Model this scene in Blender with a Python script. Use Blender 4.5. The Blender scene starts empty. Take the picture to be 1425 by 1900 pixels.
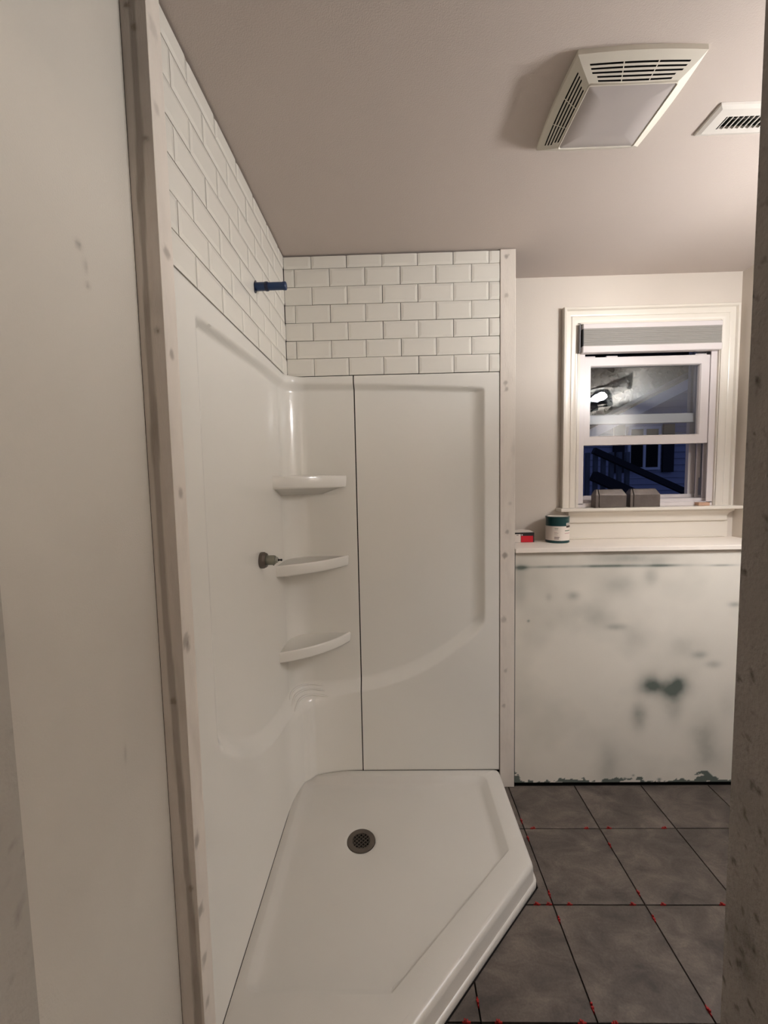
import bpy, bmesh, math, random
from mathutils import Vector, Matrix, noise
random.seed(4)
S = bpy.context.scene
C = S.collection
PI = math.pi
# ------------------------------------------------------------------ camera
H = 1.4409
cd = bpy.data.cameras.new('camera'); cam = bpy.data.objects.new('camera', cd); C.objects.link(cam)
cd.sensor_fit = 'HORIZONTAL'; cd.sensor_width = 36; cd.lens = 768.7*36/1425
cd.clip_start = .02; cd.clip_end = 200
F = Vector((-0.02174415, 0.99697964, -0.07455725)).normalized()
R = Vector((1.30036958e-03, 2.63833667e-05, -2.64460861e-05)).normalized()
U_ = R.cross(F)
cam.matrix_world = Matrix(((R.x, U_.x, -F.x, 0), (R.y, U_.y, -F.y, 0), (R.z, U_.z, -F.z, H), (0, 0, 0, 1)))
S.camera = cam
# ------------------------------------------------------------------ world, exposure
w = bpy.data.worlds.new('dusk'); S.world = w; w.use_nodes = True
nt = w.node_tree; nt.nodes.clear()
wo = nt.nodes.new('ShaderNodeOutputWorld'); bg = nt.nodes.new('ShaderNodeBackground')
bg.inputs[0].default_value = (.13, .17, .38, 1); bg.inputs[1].default_value = .34
nt.links.new(bg.outputs[0], wo.inputs[0])
S.view_settings.view_transform = 'Standard'; S.view_settings.look = 'None'
S.view_settings.gamma = 1; S.view_settings.use_curve_mapping = False
S.view_settings.exposure = 0.14
BULB = 510.0
HALL_FILL = 2100.0

# ------------------------------------------------------------------ materials
def lin(c):
    return tuple(((v/12.92) if v <= .04045 else ((v+.055)/1.055)**2.4) for v in [x/255 for x in c]) + (1,)
class N:
    def __init__(s, name):
        s.m = bpy.data.materials.new(name); s.m.use_nodes = True; s.t = s.m.node_tree
        s.b = s.t.nodes['Principled BSDF']
    def n(s, typ, **k):
        x = s.t.nodes.new(typ)
        for a, v in k.items(): setattr(x, a, v)
        return x
    def l(s, a, b): s.t.links.new(a, b)
def mat(name, col, rough=.5, metal=0, var=.03, vscale=8, bump=0, bscale=60, spec=.5, coat=0, stain=None, attr=False, emit=None, det=3, stretch=None, bumpd=.002):
    q = N(name); b = q.b
    b.inputs['Roughness'].default_value = rough; b.inputs['Metallic'].default_value = metal
    b.inputs['Specular IOR Level'].default_value = spec; b.inputs['Coat Weight'].default_value = coat
    b.inputs['Coat Roughness'].default_value = .06
    tc = q.n('ShaderNodeTexCoord'); vec = tc.outputs['Object']
    if stretch:
        mp = q.n('ShaderNodeMapping'); mp.inputs['Scale'].default_value = stretch; q.l(vec, mp.inputs[0]); vec = mp.outputs[0]
    nz = q.n('ShaderNodeTexNoise'); nz.inputs['Scale'].default_value = vscale; nz.inputs['Detail'].default_value = det
    q.l(vec, nz.inputs['Vector'])
    mx = q.n('ShaderNodeMix', data_type='RGBA')
    c = lin(col)
    mx.inputs[6].default_value = tuple(v*(1-var*2) for v in c[:3])+(1,); mx.inputs[7].default_value = tuple(min(1, v*(1+var*2)) for v in c[:3])+(1,)
    q.l(nz.outputs['Fac'], mx.inputs[0]); out = mx.outputs[2]
    if stain:
        a = q.n('ShaderNodeAttribute', attribute_name='Stain')
        m2 = q.n('ShaderNodeMix', data_type='RGBA'); m2.inputs[7].default_value = lin(stain)
        q.l(a.outputs['Fac'], m2.inputs[0]); q.l(out, m2.inputs[6]); out = m2.outputs[2]
    q.l(out, b.inputs['Base Color'])
    if bump:
        n2 = q.n('ShaderNodeTexNoise'); n2.inputs['Scale'].default_value = bscale; n2.inputs['Detail'].default_value = 2
        q.l(vec, n2.inputs['Vector'])
        bp = q.n('ShaderNodeBump'); bp.inputs['Strength'].default_value = bump; bp.inputs['Distance'].default_value = bumpd
        q.l(n2.outputs['Fac'], bp.inputs['Height']); q.l(bp.outputs[0], b.inputs['Normal'])
    if emit:
        b.inputs['Emission Color'].default_value = emit[0]; b.inputs['Emission Strength'].default_value = emit[1]
    q.out = out
    return q.m
WALL = (208, 202, 190)
M = {}
M['wall'] = mat('painted wall', (213, 203, 191), .55, bump=.15, bscale=240, var=.015, vscale=3)
M['near'] = mat('near wall paint', (206, 200, 189), .6, bump=.25, bscale=300, var=.03, vscale=2.5, stain=(120, 112, 104))
M['jointed'] = mat('sanded compound', (178, 172, 162), .85, bump=.5, bscale=120, var=.05, vscale=5, stain=(108, 103, 98))
M['rough'] = mat('rough grey compound', (156, 149, 144), .95, bump=.8, bscale=160, var=.06, vscale=9, stain=(84, 78, 74), det=6, bumpd=.004)
M['ceil'] = mat('ceiling paint', (196, 184, 175), .8, bump=.35, bscale=330, var=.02, vscale=2)
M['low'] = mat('primed drywall', (226, 219, 206), .65, bump=.12, bscale=200, var=.03, vscale=4, stain=(96, 104, 96))
M['green'] = mat('green board face', (72, 84, 76), .9, var=.15, vscale=30)
M['acrylic'] = mat('white acrylic', (232, 229, 221), .16, var=.0, spec=.5)
M['pan'] = mat('white pan acrylic', (204, 199, 190), .32, var=.01, bump=.12, bscale=420)
M['tile'] = mat('white glazed tile', (230, 226, 216), .13, var=.015, vscale=6)
M['backer'] = mat('dark thinset', (26, 22, 19), .9, var=.2, vscale=60)
M['dark'] = mat('dark void', (10, 9, 8), .9)
M['strip'] = mat('primed wood strip', (222, 213, 202), .6, var=.04, vscale=7, bump=.25, bscale=90, stain=(150, 140, 130), stretch=(4, 4, .6))
M['face'] = mat('bare board edge', (196, 189, 182), .85, var=.05, vscale=5, bump=.4, bscale=140, stain=(128, 119, 108), stretch=(3, 3, .5))
M['trim'] = mat('gloss white trim paint', (226, 218, 205), .28, var=.01)
M['vinyl'] = mat('white vinyl', (222, 214, 212), .3, var=.005)
M['rail'] = mat('grey track', (120, 118, 122), .5)
M['shelf'] = mat('white shelf board', (240, 230, 218), .45, var=.03, vscale=9, stain=(150, 138, 124))
M['fabric'] = mat('grey shade cloth', (150, 146, 140), .9, var=.03, vscale=50, stretch=(1, 1, 6))
M['fan'] = mat('almond plastic', (214, 208, 194), .4, var=.01)
M['lens'] = mat('frosted lens', (176, 168, 164), .35, var=.03, vscale=10)
M['grille'] = mat('white enamelled steel', (214, 208, 200), .35, var=.01)
M['steel'] = mat('dull steel', (112, 104, 97), .42, metal=.85, var=.08, vscale=30)
M['blue'] = mat('blue plastic', (6, 46, 92), .35, var=.08, vscale=20)
M['blued'] = mat('dark blue plastic', (4, 20, 54), .35)
M['brass'] = mat('grey valve body', (128, 128, 116), .42, metal=.35, var=.1, vscale=50)
M['palegrey'] = mat('pale grey plastic', (150, 150, 140), .4)
M['black'] = mat('black rubber', (14, 13, 13), .5)
M['block'] = mat('worn grey cast metal', (98, 89, 84), .42, metal=.45, var=.22, vscale=26, det=6, bump=.3, bscale=90)
M['wood'] = mat('raw pine', (196, 158, 132), .7, var=.08, vscale=20, stretch=(1, 8, 8))
M['teal'] = mat('dark teal print', (8, 58, 60), .3, var=.06, vscale=20)
M['paper'] = mat('white label', (226, 216, 206), .4, var=.02)
M['lid'] = mat('white plastic', (232, 224, 212), .4)
M['ink'] = mat('grey ink', (130, 118, 112), .6)
M['inkd'] = mat('dark ink', (60, 48, 40), .6)
M['greenink'] = mat('green ink', (110, 130, 110), .6)
M['pinkink'] = mat('pink ink', (190, 140, 145), .6)
M['red'] = mat('red print', (196, 12, 36), .35, var=.1, vscale=30)
M['spacer'] = mat('red plastic spacer', (150, 16, 14), .4, var=.1)
M['mortar'] = mat('dark subfloor', (22, 18, 16), .95, var=.1)
M['siding'] = mat('blue grey siding', (172, 176, 196), .8, var=.03)
M['leaf'] = mat('dark evergreen leaf', (16, 18, 15), .9, var=.1)
M['rake'] = mat('white rake board', (235, 238, 245), .7)
M['darkwood'] = mat('dark stained rail', (40, 40, 46), .8)
M['post'] = mat('grey post', (110, 116, 126), .8)
M['lampmetal'] = mat('brushed nickel', (150, 145, 138), .35, metal=.9)
M['bulb'] = mat('lit bulb', (255, 240, 220), .5, emit=((1, 1.0, 1.035, 1), BULB))
# floor tile: cloudy grey-brown porcelain
def floor_mat():
    q = N('grey porcelain'); b = q.b
    b.inputs['Roughness'].default_value = .45
    tc = q.n('ShaderNodeTexCoord'); oi = q.n('ShaderNodeObjectInfo')
    ad = q.n('ShaderNodeVectorMath', operation='ADD'); mu = q.n('ShaderNodeVectorMath', operation='SCALE'); mu.inputs[3].default_value = 9
    cb = q.n('ShaderNodeCombineXYZ'); q.l(oi.outputs['Random'], cb.inputs[0]); q.l(oi.outputs['Random'], cb.inputs[1])
    q.l(cb.outputs[0], mu.inputs[0]); q.l(tc.outputs['Object'], ad.inputs[0]); q.l(mu.outputs[0], ad.inputs[1])
    mp = q.n('ShaderNodeMapping'); mp.inputs['Scale'].default_value = (1, 1.8, 1); mp.inputs['Rotation'].default_value = (0, 0, .6); q.l(ad.outputs[0], mp.inputs[0])
    a = q.n('ShaderNodeTexNoise'); a.inputs['Scale'].default_value = 7; a.inputs['Detail'].default_value = 9; a.inputs['Roughness'].default_value = .68; a.inputs['Distortion'].default_value = .6
    q.l(mp.outputs[0], a.inputs['Vector'])
    f = q.n('ShaderNodeTexNoise'); f.inputs['Scale'].default_value = 160; f.inputs['Detail'].default_value = 3; q.l(ad.outputs[0], f.inputs['Vector'])
    r = q.n('ShaderNodeValToRGB'); e = r.color_ramp.elements
    e[0].position = .3; e[0].color = lin((58, 51, 47)); e[1].position = .7; e[1].color = lin((108, 97, 88))
    mid = e.new(.5); mid.color = lin((83, 74, 67))
    q.l(a.outputs['Fac'], r.inputs[0])
    mx = q.n('ShaderNodeMix', data_type='RGBA', blend_type='OVERLAY'); mx.inputs[0].default_value = .35
    q.l(r.outputs[0], mx.inputs[6]); q.l(f.outputs['Fac'], mx.inputs[7]); q.l(mx.outputs[2], b.inputs['Base Color'])
    bp = q.n('ShaderNodeBump'); bp.inputs['Strength'].default_value = .25; bp.inputs['Distance'].default_value = .002
    q.l(a.outputs['Fac'], bp.inputs['Height']); q.l(bp.outputs[0], b.inputs['Normal'])
    return q.m
M['fillbulb'] = mat('hall fill bulb', (255, 240, 220), .5, emit=((1, .97, .95, 1), HALL_FILL))  # glow of the added fill bulb, only its bounce enters the room
M['floor'] = floor_mat()
def glass_mat(name, tint=(1, 1, 1, 1), boost=1.0):
    q = N(name); t = q.t
    t.nodes.remove(q.b)
    fr = q.n('ShaderNodeFresnel'); fr.inputs[0].default_value = 1.5
    mu = q.n('ShaderNodeMath', operation='MULTIPLY'); mu.inputs[1].default_value = boost; mu.use_clamp = True
    tr = q.n('ShaderNodeBsdfTransparent'); tr.inputs[0].default_value = tint
    gl = q.n('ShaderNodeBsdfGlossy'); gl.inputs['Roughness'].default_value = .01
    mx = q.n('ShaderNodeMixShader')
    q.l(fr.outputs[0], mu.inputs[0]); q.l(mu.outputs[0], mx.inputs[0]); q.l(tr.outputs[0], mx.inputs[1]); q.l(gl.outputs[0], mx.inputs[2])
    q.l(mx.outputs[0], t.nodes['Material Output'].inputs[0])
    return q.m
M['glass'] = glass_mat('window glass', (.9, .93, .95, 1), 1.7)
M['glass_out'] = glass_mat('outer window glass', (.93, .95, .96, 1), .5)
M['shade'] = glass_mat('clear glass shade', (.93, .93, .92, 1), 1.0)
# pan: long scuffs that follow the front rim
def pan_scuffs():
    m = M['pan']; t = m.node_tree; b = t.nodes['Principled BSDF']
    src = b.inputs['Base Color'].links[0].from_socket
    def nn(typ, **k):
        x = t.nodes.new(typ)
        for a, v in k.items(): setattr(x, a, v)
        return x
    tc = nn('ShaderNodeTexCoord')
    mp = nn('ShaderNodeMapping'); mp.inputs['Rotation'].default_value = (0, 0, -PI/4); t.links.new(tc.outputs['Object'], mp.inputs[0])
    st = nn('ShaderNodeMapping'); st.inputs['Scale'].default_value = (7, 130, 1); t.links.new(mp.outputs[0], st.inputs[0])
    nz = nn('ShaderNodeTexNoise'); nz.inputs['Scale'].default_value = 1; nz.inputs['Detail'].default_value = 4; t.links.new(st.outputs[0], nz.inputs['Vector'])
    rp = nn('ShaderNodeMapRange'); rp.inputs[1].default_value = .66; rp.inputs[2].default_value = .74; t.links.new(nz.outputs['Fac'], rp.inputs[0])
    sp = nn('ShaderNodeSeparateXYZ'); t.links.new(mp.outputs[0], sp.inputs[0])
    # rotated y = (y - x)/sqrt2 ; outer edge at .627, rim inner at .727
    r2 = nn('ShaderNodeMapRange'); r2.inputs[1].default_value = -.262; r2.inputs[2].default_value = -.312; t.links.new(sp.outputs[1], r2.inputs[0])
    mu = nn('ShaderNodeMath', operation='MULTIPLY'); t.links.new(rp.outputs[0], mu.inputs[0]); t.links.new(r2.outputs[0], mu.inputs[1])
    m2 = nn('ShaderNodeMath', operation='MULTIPLY'); m2.inputs[1].default_value = .7; t.links.new(mu.outputs[0], m2.inputs[0])
    mx = nn('ShaderNodeMix', data_type='RGBA'); mx.inputs[7].default_value = lin((130, 120, 110))
    t.links.new(m2.outputs[0], mx.inputs[0]); t.links.new(src, mx.inputs[6]); t.links.new(mx.outputs[2], b.inputs['Base Color'])
pan_scuffs()

# ------------------------------------------------------------------ helpers
def wloc(o):
    v = Vector((0, 0, 0))
    while o: v += o.location; o = o.parent
    return v
def obj(name, bm, m, parent=None, smooth=False, base=None, ang=None):
    """link a bmesh given in world coordinates as one mesh object"""
    me = bpy.data.meshes.new(name)
    o = bpy.data.objects.new(name, me); C.objects.link(o)
    off = Vector((0, 0, 0))
    if base is not None: off = Vector(base)
    if parent is not None:
        o.parent = parent; pw = wloc(parent)
        if base is None: off = pw
        o.location = off-pw
    else: o.location = off
    if off.length: bmesh.ops.translate(bm, verts=bm.verts, vec=-off)
    bmesh.ops.recalc_face_normals(bm, faces=bm.faces) if not getattr(bm, 'x', None) else None
    if ang is not None:
        for e in bm.edges:
            if len(e.link_faces) == 2 and e.calc_face_angle(0) > ang: e.smooth = False
        smooth = True
    if smooth:
        for f in bm.faces: f.smooth = True
    bm.to_mesh(me); bm.free()
    for k in (m if isinstance(m, (list, tuple)) else [m]): me.materials.append(M[k])
    return o
def empty(name, loc):
    o = bpy.data.objects.new(name, None); C.objects.link(o); o.location = loc; o.empty_display_size = .05; return o
def tag(o, label, cat, group=None):
    o['label'] = label; o['category'] = cat
    if group: o['group'] = group
    return o
def struct(name, bm, m, parent=None, **k):
    o = obj(name, bm, m, parent, **k)
    if parent is None: o['kind'] = 'structure'
    return o
def box(bm, x0, x1, y0, y1, z0, z1, bev=0, seg=1, mi=0):
    r = bmesh.ops.create_cube(bm, size=1)
    vs = r['verts']
    for v in vs:
        v.co = Vector((x0 if v.co.x < 0 else x1, y0 if v.co.y < 0 else y1, z0 if v.co.z < 0 else z1))
    fs = list({f for v in vs for f in v.link_faces})
    for f in fs: f.material_index = mi
    if bev:
        es = list({e for v in vs for e in v.link_edges})
        bmesh.ops.bevel(bm, geom=es, offset=bev, segments=seg, affect='EDGES', profile=.6)
    return bm
def nb(): return bmesh.new()
def bx(*a, **k): return box(nb(), *a, **k)
def lathe(bm, prof, n=32, origin=(0, 0, 0), axis='Z', mi=0):
    """prof: list of (radius, height) along the axis"""
    rings = []
    for r, h in prof:
        if r < 1e-6: p = [bm.verts.new((0, 0, h))]
        else: p = [bm.verts.new((r*math.cos(2*PI*i/n), r*math.sin(2*PI*i/n), h)) for i in range(n)]
        rings.append(p)
    vs = [v for r in rings for v in r]
    for a, b in zip(rings, rings[1:]):
        for i in range(n):
            j = (i+1) % n
            if len(a) == 1 and len(b) == 1: continue
            if len(a) == 1: f = bm.faces.new((a[0], b[i], b[j]))
            elif len(b) == 1: f = bm.faces.new((a[i], a[j], b[0]))
            else: f = bm.faces.new((a[i], a[j], b[j], b[i]))
            f.material_index = mi
    if axis == 'X':
        for v in vs: v.co = Vector((v.co.z, v.co.x, v.co.y))
    if axis == 'Y':
        for v in vs: v.co = Vector((v.co.x, v.co.z, v.co.y))
    for v in vs: v.co += Vector(origin)
    return bm
def fil(P, rad, seg=5):
    """fillet polygon P (list of 2-D points) with per-corner radius"""
    out = []; n = len(P)
    for i in range(n):
        p = Vector(P[i]); a = (Vector(P[i-1])-p); b = (Vector(P[(i+1) % n])-p)
        la, lb = a.length, b.length; a.normalize(); b.normalize()
        th = a.angle(b); r = rad[i]
        t = min(r/math.tan(th/2), la*.45, lb*.45); r = t*math.tan(th/2)
        c = p+(a+b).normalized()*(r/math.sin(th/2))
        s = p+a*t-c; e = p+b*t-c
        a0 = math.atan2(s.y, s.x); a1 = math.atan2(e.y, e.x); d = (a1-a0+PI) % (2*PI)-PI
        for k in range(seg+1):
            q = a0+d*k/seg; out.append((c.x+r*math.cos(q), c.y+r*math.sin(q)))
    return out
def loft(bm, loops, cap0=False, cap1=False, mi=0):
    R_ = [[bm.verts.new(p) for p in L] for L in loops]; n = len(R_[0])
    for a, b in zip(R_, R_[1:]):
        for i in range(n):
            f = bm.faces.new((a[i], a[(i+1) % n], b[(i+1) % n], b[i])); f.material_index = mi
    if cap0: bm.faces.new(R_[0])
    if cap1: bm.faces.new(R_[-1])
    return R_
def fbm(x, y, z, o=4):
    return noise.fractal(Vector((x, y, z)), 1.0, 2.0, o)
def grid(plane, c, u0, u1, v0, v1, step, fn):
    """vertical stained sheet. plane 'Y': u=x at y=c facing -Y; 'X': u=y at x=c"""
    nu = max(1, int((u1-u0)/step)); nv = max(1, int((v1-v0)/step))
    bm = nb(); lay = bm.verts.layers.float_color.new('Stain')
    V = []
    for j in range(nv+1):
        row = []
        for i in range(nu+1):
            u = u0+(u1-u0)*i/nu; z = v0+(v1-v0)*j/nv
            v = bm.verts.new((u, c, z) if plane == 'Y' else (c, u, z))
            s = max(0, min(1, fn(u, z))); v[lay] = (s, s, s, 1); row.append(v)
        V.append(row)
    for j in range(nv):
        for i in range(nu): bm.faces.new((V[j][i], V[j][i+1], V[j+1][i+1], V[j+1][i]))
    return bm
def sstep(a, b, x):
    t = max(0, min(1, (x-a)/(b-a))) if a != b else float(x > a)
    return t*t*(3-2*t)

# ------------------------------------------------------------------ dimensions
XL = -.452; YB = 1.850; HC = 2.416; YW = 2.118; XR = 1.712; XT = .545; YF = .503
# ------------------------------------------------------------------ room shell
bm = nb(); box(bm, -.62, -.503, -1.5, 2.02, -.02, HC)
wall_left = struct('wall_left', bm, 'backer')
obj('backer_board', bx(-.5025, -.4615, .897, 1.895, 1.907, 2.408), 'backer', wall_left)
wall_back = struct('wall_back', box(bx(-.503, XT, 1.901, 2.02, -.02, HC), XT-.02, XT-.0005, 1.864, 2.25, -.02, HC), 'backer')
obj('backer_board', bx(-.4615, .473, 1.8595, 1.9005, 1.907, 2.408), 'backer', wall_back)
struct('ceiling', box(bx(-.62, XR+.12, -2.75, 2.40, HC, HC+.08), XR+.12, 3.1, -2.75, .5, HC, HC+.08), 'ceil')
struct('wall_right', bx(XR, XR+.12, YF, 2.40, -.02, HC), 'wall')
# wall behind the window, with its opening
wx0, wx1, wz0, wz1 = .922, 1.612, 1.270, 2.196
bm = nb()
box(bm, XT, wx0, YW, 2.30, 1.10, HC); box(bm, wx1, XR, YW, 2.30, 1.10, HC)
box(bm, wx0, wx1, YW, 2.30, wz1, HC); box(bm, wx0, wx1, YW, 2.30, 1.10, wz0)
struct('wall_window', bm, 'wall')
# low wall below the shelf: sanded compound over green board
BL = [(.575, 1.037, .022, .008, .75), (.72, 1.039, .10, .0035, .55), (.95, 1.039, .12, .0045, .8), (1.20, 1.037, .10, .004, .65), (1.471, 1.034, .05, .003, .6),
      (1.05, 1.075, .10, .018, .38), (1.16, 1.06, .06, .025, .28), (1.019, .954, .05, .03, .28), (1.157, .985, .022, .028, .35), (.81, .905, .02, .014, .35), (.85, .81, .11, .045, .28),
      (1.007, .757, .028, .010, .55), (1.09, .71, .035, .05, .22), (1.385, .622, .022, .012, .5), (1.448, .577, .022, .012, .5), (1.32, .66, .05, .04, .25),
      (1.165, .487, .032, .030, .85), (1.285, .487, .036, .034, .9), (1.235, .462, .07, .028, .55), (1.26, .425, .035, .04, .4), (1.12, .335, .024, .045, .65), (1.28, .36, .03, .05, .25),
      (1.41, .26, .04, .07, .38), (1.43, .15, .04, .06, .34), (.98, .10, .03, .06, .25), (.609, .79, .004, .004, .7), (1.535, .854, .02, .008, .6), (.572, .97, .02, .07, .22), (1.52, .40, .03, .05, .2),
      (.70, .90, .01, .012, .2), (1.06, .03, .004, .003, .9), (1.10, .045, .004, .003, .9), (1.22, .025, .006, .004, .9)]
def low_stain(x, z):
    s = 0
    wob = 1+.5*fbm(x*9, z*9, 3)
    for bx_, bz, rx, rz, a in BL:
        q = ((x-bx_)/rx)**2+((z-bz)/rz)**2
        q *= .62
        if q < 8: s += .88*a*math.exp(-q*.8)*wob
    s += .26*max(0, fbm(x*2.4, z*2.6, 7)+.05)
    e = .012+.045*max(0, fbm(x*7, .3, 9))+.012*fbm(x*40, z*30, 2)
    if x < .585: e += .05*(1-(x-.545)/.04)
    if x > 1.38: e += .02
    if z < e+.008 and fbm(x*12, 5.5, z*25) > -.12: s = 1.15
    return s
struct('wall_low', bx(XT+.004, XR, 1.864, 2.25, .012, 1.105), 'green')
o = obj('paint_layer', grid('Y', 1.8625, XT+.004, XR-.12, .012, 1.106, .004, low_stain), 'low', bpy.data.objects['wall_low'])
struct('floor', box(bx(-.62, XR+.12, -2.75, 2.40, -.05, -.0095), XR+.12, 3.1, -2.75, .5, -.05, -.0095), 'mortar')
# near left wall surface and doorway
def near_stain(y, z):
    s = .5*max(0, fbm(y*2.2, z*1.4, 1))*.35
    s += .75*math.exp(-(((y-.690)/.006)**2+((z-1.832)/.006)**2)) + .6*math.exp(-(((y-.702)/.003)**2+((z-1.805)/.010)**2))
    s += .5*math.exp(-(((y-.705)/.005)**2+((z-1.775)/.005)**2))+.35*math.exp(-(((y-.715)/.003)**2+((z-.95)/.015)**2))
    return s
nw = grid('X', -.5, .506, .8424, -.005, HC, .006, near_stain)
struct('wall_near_left', nw, 'near'); obj('board_edge', bx(-.5024, -.5003, .506, .8424, 0, HC), 'wall', bpy.data.objects['wall_near_left'])
def jam_stain(y, z): return .10+.12*max(0, fbm(y*6, z*3, 4))+.8*max(0, fbm(y*60, z*45, 8)-.42)
struct('wall_jamb_left', grid('X', -.4985, -.6, .5055, -.005, 2.05, .008, jam_stain), 'jointed')
obj('board_edge', bx(-.5024, -.4988, -.6, .5058, 0, HC), 'jointed', bpy.data.objects['wall_jamb_left'])
# front wall with the doorway the camera looks through
def fr_stain(y, z):
    s = 2.2*max(0, fbm(y*95, z*60, 8)-.40)+.14*max(0, fbm(y*12, z*8, 3))
    s += .5*math.exp(-(((y-.47)/.02)**2+((z-.86)/.035)**2))*(1+fbm(y*60, z*40, 1))
    return s
bm = nb(); box(bm, .419, XR+.12, .385, .500, -.005, HC); box(bm, -.5, .419, .385, .500, 2.05, HC)
wall_front = struct('wall_front', bm, 'rough')
obj('skim_coat', grid('X', .4172, .384, .5012, -.005, 2.05, .0035, fr_stain), 'rough', wall_front)
# hall behind the camera, plus an unseen fill bulb added behind a blocking partition
bm = nb(); box(bm, 1.05, 1.15, -1.25, .385, -.02, HC); box(bm, -.62, 3.1, -2.75, -2.65, -.02, HC); box(bm, 3.0, 3.1, -2.65, .5, -.02, HC); box(bm, -.62, -.5, -2.65, -1.45, -.02, HC); box(bm, XR, 3.1, .40, .5, -.02, HC)  # first box is a partition added to block the fill bulb's direct light
struct('wall_hall_and_baffle', bm, 'wall')
hl = empty('hall_fill_bulb', (2.2, -1.9, 2.0)); tag(hl, 'added fill bulb round the corner of the hall, out of view', 'lamp')  # unseen bulb added for soft fill through the doorway
obj('bulb', lathe(nb(), [(0, -.05), (.03, -.04), (.045, -.01), (.04, .02), (.02, .05), (0, .06)], 16, (2.2, -1.9, 2.0)), 'fillbulb', hl, smooth=True)
obj('fill_cord', bx(2.196, 2.204, -1.904, -1.896, 2.05, HC), 'black', hl)

# ------------------------------------------------------------------ wall tiles
P, RH, G = .1525, .0755, .0011
def tile_mesh(a, b, z0, z1, A, Bz, plane):
    """bevelled tile clipped to a..b, z0..z1; A = full tile origin. local frame: u right, depth d toward room, z"""
    W, Hh, th, bv, rise = P-2*G, RH-2*G, .0060, .0115, .0021
    bm = nb(); u0, zz0 = A+G, Bz+G
    base = [(u0, 0, zz0), (u0+W, 0, zz0), (u0+W, 0, zz0+Hh), (u0, 0, zz0+Hh)]
    mid = [(x, th, z) for x, _, z in base]
    top = [(u0+bv, th+rise, zz0+bv), (u0+W-bv, th+rise, zz0+bv), (u0+W-bv, th+rise, zz0+Hh-bv), (u0+bv, th+rise, zz0+Hh-bv)]
    loft(bm, [base, mid, top], True, True)
    for pt, nrm, do in (((a+G, 0, 0), (-1, 0, 0), a > A+1e-4), ((b-G, 0, 0), (1, 0, 0), b < A+P-1e-4), ((0, 0, z1-G), (0, 0, 1), z1 < Bz+RH-1e-4)):
        if do:
            r = bmesh.ops.bisect_plane(bm, geom=bm.verts[:]+bm.edges[:]+bm.faces[:], plane_co=pt, plane_no=nrm, clear_outer=True)
            es = [e for e in r['geom_cut'] if isinstance(e, bmesh.types.BMEdge)]
            bmesh.ops.holes_fill(bm, edges=es)
    for v in bm.verts:
        u, d, z = v.co
        v.co = Vector((u, YB+.0082-d, z)) if plane == 'Y' else Vector((XL-.0082+d, u, z))
    return bm
FULL = {}
def lay(plane, parent, lo, hi, offs):
    for r in range(7):
        z1 = 2.359-RH*(r-1) if r else 2.410; z0 = 2.359-RH*r
        A = lo-P*2+((offs[r % 2]-(lo-P*2)) % P)
        while A < hi:
            a, b = max(A, lo), min(A+P, hi)
            if b-a > .008:
                full = a == A and b == A+P and r > 0
                jit = (random.uniform(-.0004, .0004), random.uniform(-.0004, .0004))
                cen = ((A+P/2), (z0+RH/2))
                loc = Vector((cen[0], YB, cen[1])) if plane == 'Y' else Vector((XL, cen[0], cen[1]))
                if full and plane in FULL:
                    o = FULL[plane].copy(); C.objects.link(o); o.location = loc
                else:
                    o = obj('tile', tile_mesh(a, b, z0, z1, A, z0, plane), 'tile', parent, base=loc)
                    if full: FULL[plane] = o
                o.location += Vector((jit[0], random.uniform(0, .0005), jit[1])) if plane == 'Y' else Vector((random.uniform(-.0005, 0), jit[0], jit[1]))
            A += P
lay('Y', wall_back, XL-.0005, .4755, (-.028, .0495))
lay('X', wall_left, .8970, YB+.0012, (1.012, .935))

# ------------------------------------------------------------------ shower wall panels
D = .026
def zb(d): return .45+.33*(min(d, .9)/.87)**2.6
def depth(d, z):
    """how far the moulded field lies behind the proud border; d = distance from the corner"""
    to = 1.882-.044*(d/.87)**1.4; ti = to-(.012+.026*max(0, 1-d/.95))
    a = sstep(to, ti, z)
    t = max(0, min(1, (.860-d)/.062)); b = 1-(1-t)**2
    zo = zb(d); t = max(0, min(1, (z-zo)/.065)); c = t*t*(3-2*t)*.5+.5*(1-(1-t)**1.6)
    return D*a*b*c
def bump_(d, z):
    g = math.exp(-(d/.13)**2)
    led = 1-sstep(.415, .505, z)
    e = .046*g*led
    return e
def panel_mesh(pts, step_z=.0055, z0=.0836, z1=1.904, back=.028, ends=(True, True)):
    """pts: list of (P, N, d) in plan"""
    nz = int((z1-z0)/step_z); cols = []
    bm = nb()
    zs = [z0+(z1-z0)*j/nz for j in range(nz+1)]
    rows = []
    for j, z in enumerate(zs):
        row = []
        for (p, n, d) in pts:
            o = -depth(d, z)+bump_(d, z)
            e = min(z-z0, z1-z)
            if e < .006: o -= .004*(1-e/.006)**2
            q = p+n*o; row.append(bm.verts.new((q.x, q.y, z)))
        rows.append(row)
    # returned edges
    def back_row(row, sgn):
        out = []
        for v, (p, n, d) in zip(row, pts):
            q = p-n*back; out.append(bm.verts.new((q.x, q.y, v.co.z)))
        return out
    rows = [back_row(rows[0], 0)]+rows+[back_row(rows[-1], 0)]
    full = []
    for row in rows:
        L = row[:]
        for end in (0, -1):
            p, n, d = pts[end]; q = p-n*back
            v = bm.verts.new((q.x, q.y, row[end].co.z))
            if end == 0: L = [v]+L
            else: L = L+[v]
        full.append(L)
    for a, b in zip(full, full[1:]):
        for i in range(len(a)-1): bm.faces.new((a[i], a[i+1], b[i+1], b[i]))
    bmesh.ops.remove_doubles(bm, verts=bm.verts, dist=1e-5)
    return bm
def rng(a, b, st):
    n = max(1, int(abs(b-a)/st)); return [a+(b-a)*i/n for i in range(n+1)]
RC = .078
pts = []
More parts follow.
